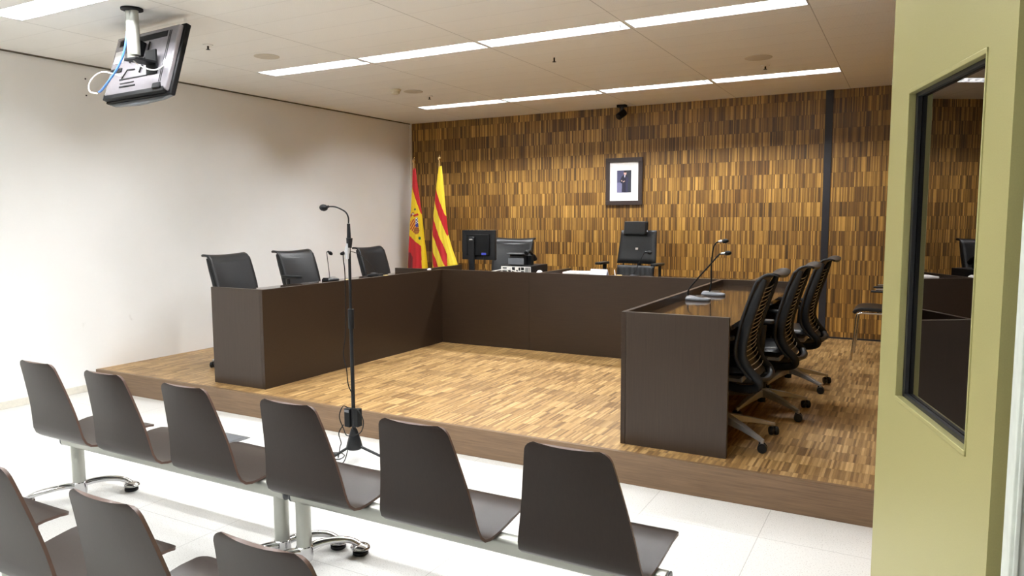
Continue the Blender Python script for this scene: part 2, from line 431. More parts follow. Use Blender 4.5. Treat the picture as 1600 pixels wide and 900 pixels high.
# ------------------------------------------------------------------ door, jamb
def build_door():
    ang = math.atan2(0.961, -0.277)        # direction from near edge to far edge
    near = Vector((-0.0602 * 1.149 + 0.277 * 0.8215, 2.149 * 1.149 - 0.961 * 0.8215, 0))
    t = thing('door_1', 'olive green door standing open with a tall dark window', None, near, -0.0)
    t.rotation_euler = (0, 0, ang)         # local +X runs from the near edge to the far edge, local +Y faces the room's left
    struct(t)
    Wd, T, Ht = 0.8215, 0.045, 2.34
    wx0, wx1, wz0, wz1 = 0.8215 - 0.689, 0.8215 - 0.174, 1.033, 1.893
    d = MB()
    d.box(0, wx0, -T, 0, 0.008, Ht).box(wx1, Wd, -T, 0, 0.008, Ht).box(wx0, wx1, -T, 0, 0.008, wz0).box(wx0, wx1, -T, 0, wz1, Ht)
    d.build('leaf', M['door'], t, smooth=0)
    f = MB(); b = 0.012
    # glazing bead standing slightly proud, a groove outside it
    for y0, y1 in ((-0.016, 0.003), (-T - 0.003, -T + 0.010)):
        f.box(wx0, wx1, y0, y1, wz1 - b, wz1).box(wx0, wx1, y0, y1, wz0, wz0 + b)
        f.box(wx0, wx0 + b * 0.4, y0, y1, wz0, wz1).box(wx1 - b * 0.4, wx1, y0, y1, wz0, wz1)
    f.build('glazing_bead', M['door'], t, bevel=0.0015)
    g = MB()
    g.box(wx0 + b * 0.4, wx1 - b * 0.4, -0.026, -0.0155, wz1 - b - 0.010, wz1 - b).box(wx0 + b * 0.4, wx1 - b * 0.4, -0.026, -0.0155, wz0 + b, wz0 + b + 0.010)
    g.box(wx0 + b * 0.4, wx0 + b * 0.4 + 0.016, -0.026, -0.0155, wz0 + b, wz1 - b).box(wx1 - b * 0.4 - 0.018, wx1 - b * 0.4, -0.026, -0.0155, wz0 + b, wz1 - b)
    g.build('gasket', M['gasket'], t)
    p = MB().box(wx0, wx1, -0.030, -0.027, wz0, wz1).build('pane', M['pane'], t, smooth=0)
    hn = MB()
    for z in (0.25, 1.05, 1.9): hn.tube([(-0.004, -T - 0.006, z - 0.05), (-0.004, -T - 0.006, z + 0.05)], 0.008)
    hn.build('hinge', M['chrome'], t)
    j = MB().box(0.174, 0.302, 1.500, 1.600, 0, 2.4)
    for k in range(3): j.box(0.180 + 0.024 * k, 0.188 + 0.024 * k, 1.494, 1.500, 0, 2.4)
    struct(j.build('trim_5', M['jamb'], bevel=0.002), 'pale grey ribbed door jamb at the right edge')
    struct(MB().box(0.302, 0.50, 1.56, 1.60, 0, 2.4).box(0.174, 0.50, 0.42, 1.60, 2.4, 2.46).build('trim_6', M['jamb'], bevel=0.002))
build_door()

# ------------------------------------------------------------------ desks
ZD, ZT = 0.992, 0.942
def desk_left():
    t = thing('desk', 'long dark wenge desk running along the white wall', 'desk')
    x0, x1, y0, y1 = -5.092, -4.498, 4.086, 6.612
    MB().box(x1 - 0.03, x1, y0, y1, ZP, ZD).build('front_panel', M['desk'], t, bevel=0.0015)
    MB().box(x0, x1 - 0.031, y0, y0 + 0.03, ZP, ZD).build('end_panel', M['deskv'], t, bevel=0.0015)
    MB().box(x0, x1 - 0.031, y0 + 0.031, y1, ZT - 0.03, ZT).build('worktop', M['desktop'], t, bevel=0.0015)
    MB().box(x0 + 0.06, x0 + 0.10, 5.35, 5.39, ZP, ZT - 0.031).build('leg', M['darkplastic'], t)
def desk_right():
    t = thing('desk', 'long dark wenge desk beside the three swivel chairs on the right', 'desk')
    x0, x1, y0, y1 = -1.498, -0.868, 4.090, 6.612
    MB().box(x0, x0 + 0.03, y0, y1, ZP, ZD).build('front_panel', M['desk'], t, bevel=0.0015)
    MB().box(x0 + 0.031, x1, y0, y0 + 0.03, ZP, ZD).build('end_panel', M['deskv'], t, bevel=0.0015)
    MB().box(x0 + 0.031, x1, y0 + 0.031, y1, ZT - 0.03, ZT).build('worktop', M['desktop'], t, bevel=0.0015)
    MB().box(x0 + 0.035, x0 + 0.075, 5.70, 5.74, ZP, ZT - 0.031).build('leg', M['darkplastic'], t)
def desk_centre():
    yf = 6.614; yb = 7.39
    t = thing('desk', 'dark wenge desk in front of the flags, carrying the monitor and computer', 'desk')
    MB().box(-5.14, -3.4215, yf, yf + 0.03, ZP, ZD).build('front_panel', M['desk'], t, bevel=0.0015)
    MB().box(-4.765, -4.735, yf + 0.031, yb, ZP, ZD).build('side_panel', M['deskv'], t, bevel=0.0015)
    MB().box(-4.734, -3.4215, yf + 0.031, yb, ZT - 0.03, ZT).build('worktop', M['desktop'], t, bevel=0.0015)
    t = thing('desk', 'dark wenge desk in front of the high-backed judge chair', 'desk')
    MB().box(-3.4200, -0.905, yf, yf + 0.03, ZP, ZD).build('front_panel', M['desk'], t, bevel=0.0015)
    MB().box(-3.33, -3.30, yf + 0.031, yb, ZP, ZD).build('side_panel', M['deskv'], t, bevel=0.0015)
    MB().box(-1.225, -1.195, yf + 0.031, yb, ZP, ZD).build('side_panel', M['deskv'], t, bevel=0.0015)
    MB().box(-3.299, -1.226, yf + 0.031, yb, ZT - 0.03, ZT).build('worktop', M['desktop'], t, bevel=0.0015)
desk_left(); desk_right(); desk_centre()

# ------------------------------------------------------------------ bench seating
SEATP = [(-0.245, 0.822), (-0.222, 0.75), (-0.196, 0.66), (-0.172, 0.57), (-0.156, 0.49), (-0.146, 0.430), (-0.128, 0.392), (-0.094, 0.370), (-0.045, 0.367),
         (0.01, 0.372), (0.08, 0.384), (0.16, 0.396), (0.22, 0.398), (0.262, 0.390)]
def seat_shell(parent, cx):
    P = smooth_pts([(0, a, b) for a, b in SEATP], 5)
    L = [0]
    for i in range(1, len(P)): L.append(L[-1] + (P[i] - P[i - 1]).length)
    tot = L[-1]
    def at(s):
        s *= tot
        for i in range(1, len(L)):
            if s <= L[i] + 1e-9:
                f = (s - L[i - 1]) / (L[i] - L[i - 1]); return P[i - 1].lerp(P[i], f)
        return P[-1]
    rows = [0, 0.004, 0.01, 0.02, 0.035, 0.05, 0.08] + [0.12 + 0.04 * k for k in range(20)] + [0.95, 0.965, 0.98, 0.99, 0.996, 1.0]
    def hw(s):
        d0, d1 = s * tot, (1 - s) * tot
        w = 0.147 + (0.226 - 0.147) * min(1, s / 0.50) ** 0.95
        if s > 0.5: w = 0.226 + 0.012 * sin(min(1, (s - 0.5) / 0.4) * pi / 2)
        for d, r in ((d0, 0.032), (d1, 0.030)):
            if d < r: w -= r - sqrt(max(0, r * r - (r - d) ** 2))
        return w
    m = MB(); nu = 17
    def fn(u, v):
        s = rows[int(round(v * (len(rows) - 1)))]; p = at(s); x = (u * 2 - 1)
        k = x * x
        dish = 0.013 * k * (1 - min(1, s / 0.55)) + 0.0       # backrest wraps forward at its sides
        rise = 0.005 * k * max(0, min(1, (s - 0.5) / 0.2)) * (1 - max(0, (s - 0.88) / 0.12) * 0.6)
        return (cx + x * hw(s), p.y + dish, p.z + rise)
    m.grid(fn, nu, len(rows))
    o = m.build('seat_shell', M['ply'], parent, smooth=60, solid=0.011, bevel=0, offset=0)
    es = o.modifiers.new('split', 'EDGE_SPLIT'); es.split_angle = radians(50)
    o.data.materials.append(M['plyedge_lit']); o.modifiers['solid'].material_offset_rim = 1
    return o
def bench(label, seats, posts, ends, oy):
    t = thing('beam_bench', label, 'bench', ((posts[0] + posts[1]) / 2, oy, 0), group='beam seating benches')
    cx0 = (posts[0] + posts[1]) / 2
    for sx in seats:
        seat_shell(t, sx - cx0)
        b = MB().box(sx - cx0 - 0.10, sx - cx0 + 0.10, 0.036, 0.12, 0.345, 0.372).box(sx - cx0 - 0.17, sx - cx0 - 0.13, 0.036, 0.17, 0.350, 0.378).box(sx - cx0 + 0.13, sx - cx0 + 0.17, 0.036, 0.17, 0.350, 0.378).box(sx - cx0 - 0.17, sx - cx0 + 0.17, 0.036, 0.06, 0.345, 0.366)
        b.build('seat_bracket', M['plastic'], t, bevel=0.004)
    # oval beam
    e0, e1 = ends[0] - cx0, ends[1] - cx0
    sec = []
    for k in range(20):
        a = 2 * pi * k / 20
        sec.append((0.0 + 0.034 * math.copysign(abs(cos(a)) ** 0.6, cos(a)), 0.330 + 0.034 * math.copysign(abs(sin(a)) ** 0.6, sin(a))))
    MB().prism(sec, e0, e1, 'YZ').build('beam', M['alu'], t, bevel=0.004)
    for px in posts:
        x = px - cx0
        pm = MB().tube([(x, 0, 0.066), (x, 0, 0.345)], 0.033, 24)
        pm.build('post', M['alu'], t)
        ft = MB().lathe([(0.036, 0.030), (0.038, 0.045), (0.037, 0.095), (0.034, 0.098)], (x, 0, 0), 24)
        for sg in (1, -1):
            arm = smooth_pts([(x + 0.0 * sg, 0.01 * sg, 0.075), (x + 0.02 * sg, 0.06 * sg, 0.085), (x + 0.055 * sg, 0.13 * sg, 0.082), (x + 0.10 * sg, 0.19 * sg, 0.066), (x + 0.14 * sg, 0.215 * sg, 0.040)], 5)
            ft.tube(arm, [0.022 - 0.004 * i / len(arm) for i in range(len(arm))], 12, 0.75)
            ft.ball((x + 0.140 * sg, 0.212 * sg, 0.033), 0.043, (1.12, 1.0, 0.42), 18)
        fo = ft.build('foot', M['chrome'], t)
        for sg in (1, -1):
            MB().lathe([(0.033, 0.0), (0.036, 0.003), (0.036, 0.016)], (x + 0.140 * sg, 0.212 * sg, 0), 20).build('rubber_pad', M['darkplastic'], fo)
    for q0, q1 in ((e0 - 0.008, e0 - 0.001), (e1 + 0.001, e1 + 0.008)):
        MB().prism([(a * 1.03, 0.330 + (b - 0.330) * 1.03) for a, b in sec], q0, q1, 'YZ').build('end_cap', M['grey'], t, bevel=0.003)
    return t
bench('dark plywood three-seat beam bench next to the white wall, in front row', (-3.935, -3.370, -2.788), (-4.02, -2.46), (-4.12, -2.415), 2.30)
bench('dark plywood three-seat beam bench of the front row, nearest the open door', (-2.162, -1.546, -0.938), (-2.325, -0.715), (-2.37, -0.670), 2.30)
bench('dark plywood three-seat beam bench in the lower left corner, cut off by the picture edge', (-4.33, -3.73, -3.11), (-4.40, -2.80), (-4.46, -2.75), 1.345)
bench('dark plywood three-seat beam bench of the nearest row, with three backs at the bottom edge', (-2.465, -1.850, -1.268), (-2.62, -1.04), (-2.68, -0.99), 1.345)

# ------------------------------------------------------------------ swivel chairs
def arc_pad(m, c, sx, sy, sz, rot=None):
    n = 28; poly = []
    for k in range(n):
        a = 2 * pi * k / n
        poly.append((c[0] + sx * math.copysign(abs(cos(a)) ** 0.45, cos(a)), c[1] + sy * math.copysign(abs(sin(a)) ** 0.45, sin(a))))
    m.prism(poly, c[2] - sz, c[2] + sz, 'XY'); return m
def star_base(t, R=0.335, rot=0.0, mat='cast', leg_z=0.115):
    b = MB(); b.lathe([(0.030, 0.095), (0.045, 0.10), (0.045, 0.150), (0.030, 0.160)], (0, 0, 0), 20)
    for k in range(5):
        a = rot + 2 * pi * k / 5; d = Vector((cos(a), sin(a), 0)); p = Vector((-sin(a), cos(a), 0))
        r0, r1 = 0.03, R
        vs = []
        for r, hw, z0, z1 in ((r0, 0.034, 0.108, 0.156), (R * 0.55, 0.024, 0.090, 0.122), (R, 0.016, 0.062, 0.078)):
            for sx, z in ((-1, z0), (1, z0), (1 * 0.75, z1), (-1 * 0.75, z1)): vs.append(d * r + p * (hw * sx) + Vector((0, 0, z)))
        fs = [(0, 1, 2, 3), (11, 10, 9, 8)] + [(i * 4 + j, (i + 1) * 4 + j, (i + 1) * 4 + (j + 1) % 4, i * 4 + (j + 1) % 4) for i in (0, 1) for j in range(4)]
        b.add(vs, fs)
        b.tube([d * (R - 0.002) + Vector((0, 0, 0.05)), d * (R - 0.002) + Vector((0, 0, 0.080))], 0.012, 10)
    b.build('star_base', M[mat], t, bevel=0.003)
    for k in range(5):
        a = rot + 2 * pi * k / 5; c = Vector((cos(a), sin(a), 0)) * R; ca = a + 0.9 + 0.7 * k
        ax = Vector((cos(ca), sin(ca), 0)); m = Matrix.Rotation(ca, 4, 'Z'); w = MB()
        for s in (-1, 1):
            w.lathe([(0.006, -0.011), (0.024, -0.011), (0.0275, -0.006), (0.0275, 0.006), (0.024, 0.011), (0.006, 0.011)], c + ax * (0.016 * s) + Vector((0, 0, 0.0277)), 20, 'X', m)
        w.box(-0.006, 0.006, -0.014, 0.020, 0.028, 0.060, Matrix.Translation(c) @ m)
        w.build('caster', M['plastic'], t)
    MB().tube([(0, 0, 0.06), (0, 0, 0.25)], 0.027, 16).tube([(0, 0, 0.25), (0, 0, 0.40)], 0.015, 14).build('gas_column', M['darkplastic'], t)

RAIL = [(-0.262, 1.010), (-0.246, 0.965), (-0.222, 0.90), (-0.196, 0.82), (-0.170, 0.73), (-0.150, 0.64), (-0.145, 0.57), (-0.160, 0.52), (-0.195, 0.465), (-0.238, 0.415)]
def conf_chair(label, loc, rz, arm_z=0.70, scale=1.0, group=None, arm_left=None):
    t = thing('swivel_chair', label, 'chair', loc, rz, group)
    star_base(t)
    # seat
    s = MB()
    def top(u, v, sg):
        x = -0.17 + 0.48 * v; y = (u - 0.5) * 0.49
        e = min(1, min(u, 1 - u) / 0.12, min(v, 1 - v) / 0.10); e = 1 - (1 - max(0, e)) ** 2
        inx = 1 - 0.06 * (1 - e)
        z = 0.452 + sg * (0.008 + 0.026 * e) - (0.03 * max(0, v - 0.8) / 0.2 if True else 0)
        return (x * inx, y * inx, z)
    s.grid(lambda u, v: top(u, v, 1), 14, 14).grid(lambda u, v: top(u, v, -1), 14, 14)
    s.build('seat', M['leather'], t, smooth=60)
    MB().box(-0.13, 0.13, -0.09, 0.09, 0.375, 0.418).box(-0.05, 0.05, -0.24, 0.24, 0.385, 0.402).build('mechanism', M['cast'], t, bevel=0.006)
    # back frame: two rails joined by the top roll and hooked under the seat
    fr = MB()
    for sg in (-1, 1):
        pts = [(a, sg * (0.222 - 0.03 * max(0, (0.75 - b)) / 0.35), b) for a, b in RAIL]
        pts += [(-0.225, sg * 0.17, 0.372), (-0.15, sg * 0.145, 0.350), (-0.05, sg * 0.10, 0.352), (0.02, sg * 0.06, 0.378)]
        q = smooth_pts(pts, 4); n = len(q)
        fr.tube(q, [0.014 + 0.012 * min(1, i / 8) for i in range(n)], 12, 0.42, up=(0, 1, 0))
    fr.tube(smooth_pts([(-0.240, -0.185, 0.425), (-0.262, -0.10, 0.412), (-0.268, 0, 0.408), (-0.262, 0.10, 0.412), (-0.240, 0.185, 0.425)], 4), 0.022, 10, 0.6)
    fr.build('back_frame', M['plastic'], t, smooth=50)
    # front cushion with rolled top
    prof = smooth_pts([(-0.352, 0, 1.030), (-0.325, 0, 1.040), (-0.290, 0, 1.038), (-0.255, 0, 1.018), (-0.232, 0, 0.975)] + [(a + 0.018, 0, b) for a, b in RAIL[2:9]] + [(-0.222, 0, 0.420)], 4)
    NP = len(prof)
    c = MB()
    def cf(u, v):
        i = v * (NP - 1); p = prof[int(round(i))]; x = u * 2 - 1
        hwid = 0.232 - 0.022 * max(0, min(1, (0.75 - p.z) / 0.3))
        if v < 0.10: hwid -= 0.010 * (1 - v / 0.10) ** 2
        return (p.x + 0.022 * x * x * (1 if p.z < 1.0 else 0.6), x * hwid, p.z - 0.012 * (1 - x * x) * (1 if p.z > 0.98 else 0))
    c.grid(cf, 15, NP)
    c.build('back_cushion', M['leather'], t, smooth=60, solid=0.014, offset=0)
    wm = MB()
    for k in range(19):
        z = 0.47 + 0.48 * k / 18
        for i in range(len(RAIL) - 1):
            if RAIL[i + 1][1] <= z <= RAIL[i][1]:
                f = (z - RAIL[i + 1][1]) / (RAIL[i][1] - RAIL[i + 1][1]); xx = RAIL[i + 1][0] * (1 - f) + RAIL[i][0] * f
        w = 0.205 - 0.03 * max(0, 0.75 - z) / 0.35
        wm.tube([(xx - 0.006 - 0.014 * (1 - (j / 4) ** 2), w * j / 4, z) for j in range(-4, 5)], 0.0024, 6)
    wm.build('back_wires', M['wire'], t)
    right_z = arm_z
    for sg in (-1, 1):
        arm_z = right_z if sg < 0 or arm_left is None else arm_left
        a = MB().tube(smooth_pts([(-0.02, sg * 0.18, 0.392), (-0.02, sg * 0.262, 0.400), (-0.03, sg * 0.285, 0.45), (-0.045, sg * 0.285, arm_z - 0.03)], 5), 0.024, 12, 0.7)
        ao = a.build('armrest', M['plastic'], t)
        p = arc_pad(MB(), (0.01, sg * 0.285, arm_z - 0.008), 0.125, 0.040, 0.012).build('arm_pad', M['plastic'], ao, bevel=0.006, seg=3)
    t.scale = (scale,) * 3
    return t
GL = 'swivel chairs at the left desk'; GR = 'swivel chairs at the right desk'
conf_chair('black leather swivel chair behind the left desk, nearest its end panel', (-5.335, 4.690, ZP), 0.02, 0.70, group=GL)
conf_chair('black leather swivel chair in the middle of the left desk, armrest showing above it', (-5.335, 5.515, ZP), -0.03, 0.805, 1.0, group=GL, arm_left=0.70)
conf_chair('black leather swivel chair behind the microphone stand, nearest the flags', (-5.53, 6.94, ZP), -0.03, 0.70, 0.98, group=GL)
conf_chair('black mesh-backed swivel chair on the right, nearest the viewer', (-0.980, 4.505, ZP), pi, 0.68, group=GR)
conf_chair('black mesh-backed swivel chair in the middle of the three on the right', (-0.885, 5.290, ZP), pi, 0.68, group=GR)
conf_chair('black mesh-backed swivel chair on the right, closest to the wood wall', (-0.835, 6.190, ZP), pi - 0.02, 0.68, group=GR)
conf_chair('black leather swivel chair behind the computer and telephone', (-4.19, 7.50, ZP), -pi / 2 + 0.10, 0.64, 1.075)

def judge_chair():
    t = thing('executive_chair', 'high-backed black leather executive chair with headrest under the portrait', 'chair', (-2.71, 7.66, ZP), -pi / 2 - 0.05)
    star_base(t, 0.34, 0.3, 'plastic')
    def pad(name, x0, z0, x1, z1, w0, w1, th, mat, pr=0.012, wr=0.0, par=t):
        m = MB(); nu, nv = 16, 14
        def fn(u, v, sg):
            e = min(1, min(u, 1 - u) / 0.10, min(v, 1 - v) / 0.10); e = sqrt(max(0, 1 - (1 - e) ** 2))
            x = x0 + (x1 - x0) * v; z = z0 + (z1 - z0) * v; w = w0 + (w1 - w0) * v
            y = (u - 0.5) * w * (1 - 0.03 * (1 - e))
            d = Vector((z1 - z0, 0, -(x1 - x0))).normalized() if sg > 0 else -Vector((z1 - z0, 0, -(x1 - x0))).normalized()
            bulge = th * 0.5 * (0.25 + 0.75 * e) + (0.010 * (1 - (2 * u - 1) ** 2) if sg > 0 else 0)
            if wr: bulge += wr * sin(u * 46 + v * 3) * e * (0.4 + 0.6 * v)
            return Vector((x, y, z)) + d * bulge + Vector((0.03 * (2 * u - 1) ** 2, 0, 0))
        m.grid(lambda u, v: fn(u, v, 1), 30 if wr else nu, nv).grid(lambda u, v: fn(u, v, -1), 30 if wr else nu, nv)
        return m.build(name, mat, par, smooth=65)
    bk = pad('backrest', -0.205, 0.845, -0.285, 1.215, 0.475, 0.435, 0.06, M['leather'])
    MB().box(-0.222, -0.178, -0.012, 0.012, 1.000, 1.024).build('logo_tag', M['white'], bk, bevel=0.001)
    lb = pad('lumbar_cushion', -0.155, 0.60, -0.195, 0.825, 0.445, 0.455, 0.07, M['leather'], wr=0.004)
    hd = pad('headrest', -0.262, 1.160, -0.285, 1.315, 0.285, 0.285, 0.10, M['leather'])
    hd.location = (0.035, -0.02, 0)
    s = MB(); arc_pad(s, (0.06, 0, 0.465), 0.25, 0.245, 0.035); s.build('seat', M['leather'], t, bevel=0.02, seg=3)
    sp = MB().tube(smooth_pts([(-0.02, 0, 0.40), (-0.19, 0, 0.42), (-0.25, 0, 0.55), (-0.26, 0, 0.80), (-0.315, 0, 1.10)], 5), 0.026, 10)
    for y in (-0.17, 0.17): sp.tube([(-0.205, y, 0.80), (-0.215, y, 0.86)], 0.010)
    sp.box(-0.15, 0.15, -0.12, 0.12, 0.385, 0.432).build('back_spine', M['plastic'], t)
    for sg in (-1, 1):
        a = MB().tube(smooth_pts([(-0.03, sg * 0.11, 0.405), (-0.03, sg * 0.29, 0.415), (-0.04, sg * 0.325, 0.46), (-0.045, sg * 0.325, 0.84)], 5), 0.024, 12, 0.65)
        ao = a.build('armrest', M['plastic'], t)
        arc_pad(MB(), (0.02, sg * 0.325, 0.855), 0.13, 0.045, 0.013).build('arm_pad', M['plastic'], ao, bevel=0.006, seg=3)
judge_chair()

def side_chair():
    t = thing('side_chair', 'black armchair on chrome legs by the wood wall, half hidden by the door', 'chair', (-0.16, 7.745, ZP), pi)
    # local +X is forward
    for sg in (-1, 1):
        y = 0.215 * sg
        f = smooth_pts([(0.300, y, 0.0), (0.275, y, 0.25), (0.262, y, 0.42), (0.235, y, 0.452), (0.15, y * 0.98, 0.456), (-0.15, y * 0.98, 0.448), (-0.19, y, 0.40), (-0.26, y, 0.0)], 5)
        MB().tube(f, 0.0105, 12).build('leg_frame', M['chrome'], t)
        MB().tube(smooth_pts([(-0.12, y * 1.0, 0.452), (-0.17, y * 1.05, 0.60), (-0.15, y * 1.1, 0.672), (-0.02, y * 1.12, 0.690), (0.11, y * 1.12, 0.688)], 5), 0.009, 10).build('arm_frame', M['chrome'], t)
        MB().box(-0.09, 0.15, y * 1.12 - 0.022, y * 1.12 + 0.022, 0.658, 0.676).build('arm_pad', M['plastic'], t, bevel=0.006)
    MB().tube([(0.24, -0.21, 0.447), (0.24, 0.21, 0.447)], 0.009).tube([(-0.15, -0.21, 0.445), (-0.15, 0.21, 0.445)], 0.009).build('cross_bar', M['chrome'], t)
    sh = smooth_pts([(0.290, 0, 0.452), (0.265, 0, 0.478), (0.20, 0, 0.492), (0.0, 0, 0.484), (-0.14, 0, 0.480), (-0.19, 0, 0.50)], 5)
    MB().grid(lambda u, v: (sh[int(round(v * (len(sh) - 1)))].x, (u - 0.5) * 0.43, sh[int(round(v * (len(sh) - 1)))].z), 8, len(sh)).build('seat', M['leather'], t, solid=0.034, bevel=0.008, smooth=60)
    bs = smooth_pts([(-0.20, 0, 0.52), (-0.23, 0, 0.62), (-0.25, 0, 0.80), (-0.27, 0, 0.86)], 4)
    MB().grid(lambda u, v: (bs[int(round(v * (len(bs) - 1)))].x + 0.03 * (2 * u - 1) ** 2, (u - 0.5) * 0.42, bs[int(round(v * (len(bs) - 1)))].z), 10, len(bs)).build('backrest', M['leather'], t, solid=0.022, bevel=0.006, smooth=60)
    MB().tube(smooth_pts([(-0.16, -0.20, 0.445), (-0.215, -0.20, 0.52), (-0.262, -0.19, 0.78)], 4), 0.009).tube(smooth_pts([(-0.16, 0.20, 0.445), (-0.215, 0.20, 0.52), (-0.262, 0.19, 0.78)], 4), 0.009).build('back_frame', M['chrome'], t)
side_chair()

# ------------------------------------------------------------------ microphone stand
def mic_stand():
    t = thing('microphone_stand', 'tall dark microphone stand on a tripod in front of the platform', 'microphone stand', (-3.073, 3.50, 0))
    MB().tube([(0, 0, 0.09), (0, 0, 0.92)], 0.0125, 16).build('lower_tube', M['cast'] if False else M['plastic'], t)
    MB().tube([(0, 0, 0.86), (0, 0, 0.985)], 0.019, 16).build('clutch', M['plastic'], t, bevel=0.002)
    MB().tube([(0, 0, 0.98), (0, 0, 1.40)], 0.0095, 14).build('upper_tube', M['plastic'], t)
    MB().lathe([(0.020, 0.215), (0.024, 0.20), (0.045, 0.13), (0.052, 0.10), (0.046, 0.085), (0.02, 0.08)], (0, 0, 0), 18).build('tripod_hub', M['plastic'], t)
    for k, a in enumerate((radians(11), radians(-109), radians(131))):
        d = Vector((cos(a), sin(a), 0))
        lg = MB().tube([d * 0.035 + Vector((0, 0, 0.105)), d * 0.30 + Vector((0, 0, 0.014))], 0.009, 10).build('leg', M['plastic'], t)
        MB().ball(d * 0.30 + Vector((0, 0, 0.012)), 0.014, (1.2, 1.2, 0.85), 12).build('rubber_foot', M['darkplastic'], lg)
    MB().tube([(0, 0, 1.37), (0.004, 0, 1.43)], [0.016, 0.020]).tube([(0, 0, 1.40), (0.0, 0.0, 1.519)], [0.014, 0.010], 12).build('clip', M['plastic'], t)
    MB().tube([(-0.012, -0.006, 1.30), (-0.010, -0.004, 1.36), (0.004, -0.010, 1.41)], [0.016, 0.020, 0.008], 10, 0.8).build('tape_wrap', M['tape'], t)
    g = thing('gooseneck_microphone', 'gooseneck microphone clipped to the top of the tall stand', 'microphone', (-3.073, 3.50, 1.52))
    MB().tube(smooth_pts([(0, 0, 0.0), (0, 0, 0.035), (-0.018, 0, 0.068), (-0.06, 0.0, 0.090), (-0.11, 0, 0.105), (-0.165, 0, 0.107)], 6), 0.0045, 10).build('gooseneck', M['darkplastic'], g)
    hd = MB().ball((-0.202, 0, 0.100), 0.027, (1.15, 0.85, 0.8), 16, Matrix.Rotation(0.10, 4, 'Y'))
    hd.tube([(-0.160, 0, 0.107), (-0.180, 0, 0.104)], 0.008).build('foam_windscreen', M['darkplastic'], g)
    # power supply box on the pole, loops of cable
    b = thing('power_supply', 'small black box strapped to the microphone stand above its tripod', 'power supply', (-3.073, 3.50, 0))
    MB().box(-0.060, -0.0145, -0.022, 0.022, 0.225, 0.345).box(0.0145, 0.052, -0.022, 0.022, 0.235, 0.350).box(-0.03, 0.03, 0.0145, 0.03, 0.24, 0.33).build('casing', M['darkplastic'], b, bevel=0.004)
    MB().box(-0.056, -0.020, -0.0235, -0.0225, 0.322, 0.338).build('sticker', M['grey'], b)
    cb = MB()
    cb.tube(smooth_pts([(-0.028, -0.024, 1.35), (-0.030, -0.022, 1.29), (-0.028, -0.014, 1.22), (-0.024, -0.020, 1.0), (-0.030, -0.022, 0.82), (-0.052, -0.02, 0.70), (-0.030, -0.02, 0.60), (-0.016, -0.022, 0.50), (0.024, -0.020, 0.42), (0.012, -0.026, 0.36)], 6), 0.0034, 6)
    cb.tube(smooth_pts([(0.012, -0.026, 0.36), (0.07, -0.03, 0.345), (0.105, -0.03, 0.28), (0.075, -0.03, 0.205), (0.0, -0.06, 0.185), (-0.06, -0.03, 0.215), (-0.092, -0.03, 0.29), (-0.06, -0.03, 0.36), (-0.02, -0.026, 0.355)], 6), 0.0034, 6)
    cb.tube(smooth_pts([(-0.06, -0.03, 0.24), (-0.10, -0.03, 0.18), (-0.06, -0.055, 0.13), (-0.075, -0.05, 0.10), (-0.10, -0.03, 0.06), (-0.12, -0.02, 0.012), (-0.16, 0.02, 0.004), (-0.21, 0.05, 0.004), (-0.23, 0.00, 0.004), (-0.17, -0.04, 0.004), (-0.11, -0.02, 0.004), (-0.13, 0.05, 0.004), (-0.20, 0.08, 0.004), (-0.25, 0.03, 0.006), (-0.20, -0.05, 0.008), (-0.14, -0.07, 0.012)], 6), 0.0034, 6)
    cb.tube(smooth_pts([(0.0, -0.06, 0.10), (0.0, -0.10, 0.03), (-0.03, -0.15, 0.004), (-0.10, -0.14, 0.004), (-0.16, -0.09, 0.004)], 6), 0.0034, 6)
    cbo = cb.build('microphone_cable', M['darkplastic']); cbo.location = (-3.073, 3.50, 0)
    tag(cbo, 'thin black cable looping down the microphone stand onto the floor', 'cable')
mic_stand()
fb = thing('floor_outlet', 'grey square floor socket cover between the front bench and the platform', 'floor socket', (-4.20, 3.46, 0))
MB().box(-0.13, 0.13, -0.085, 0.085, 0.0, 0.004).build('cover', M['screenfloor'], fb, bevel=0.001)
MB().box(-0.09, 0.09, -0.06, 0.06, 0.0045, 0.006).build('lid', M['grey'], fb, bevel=0.001)

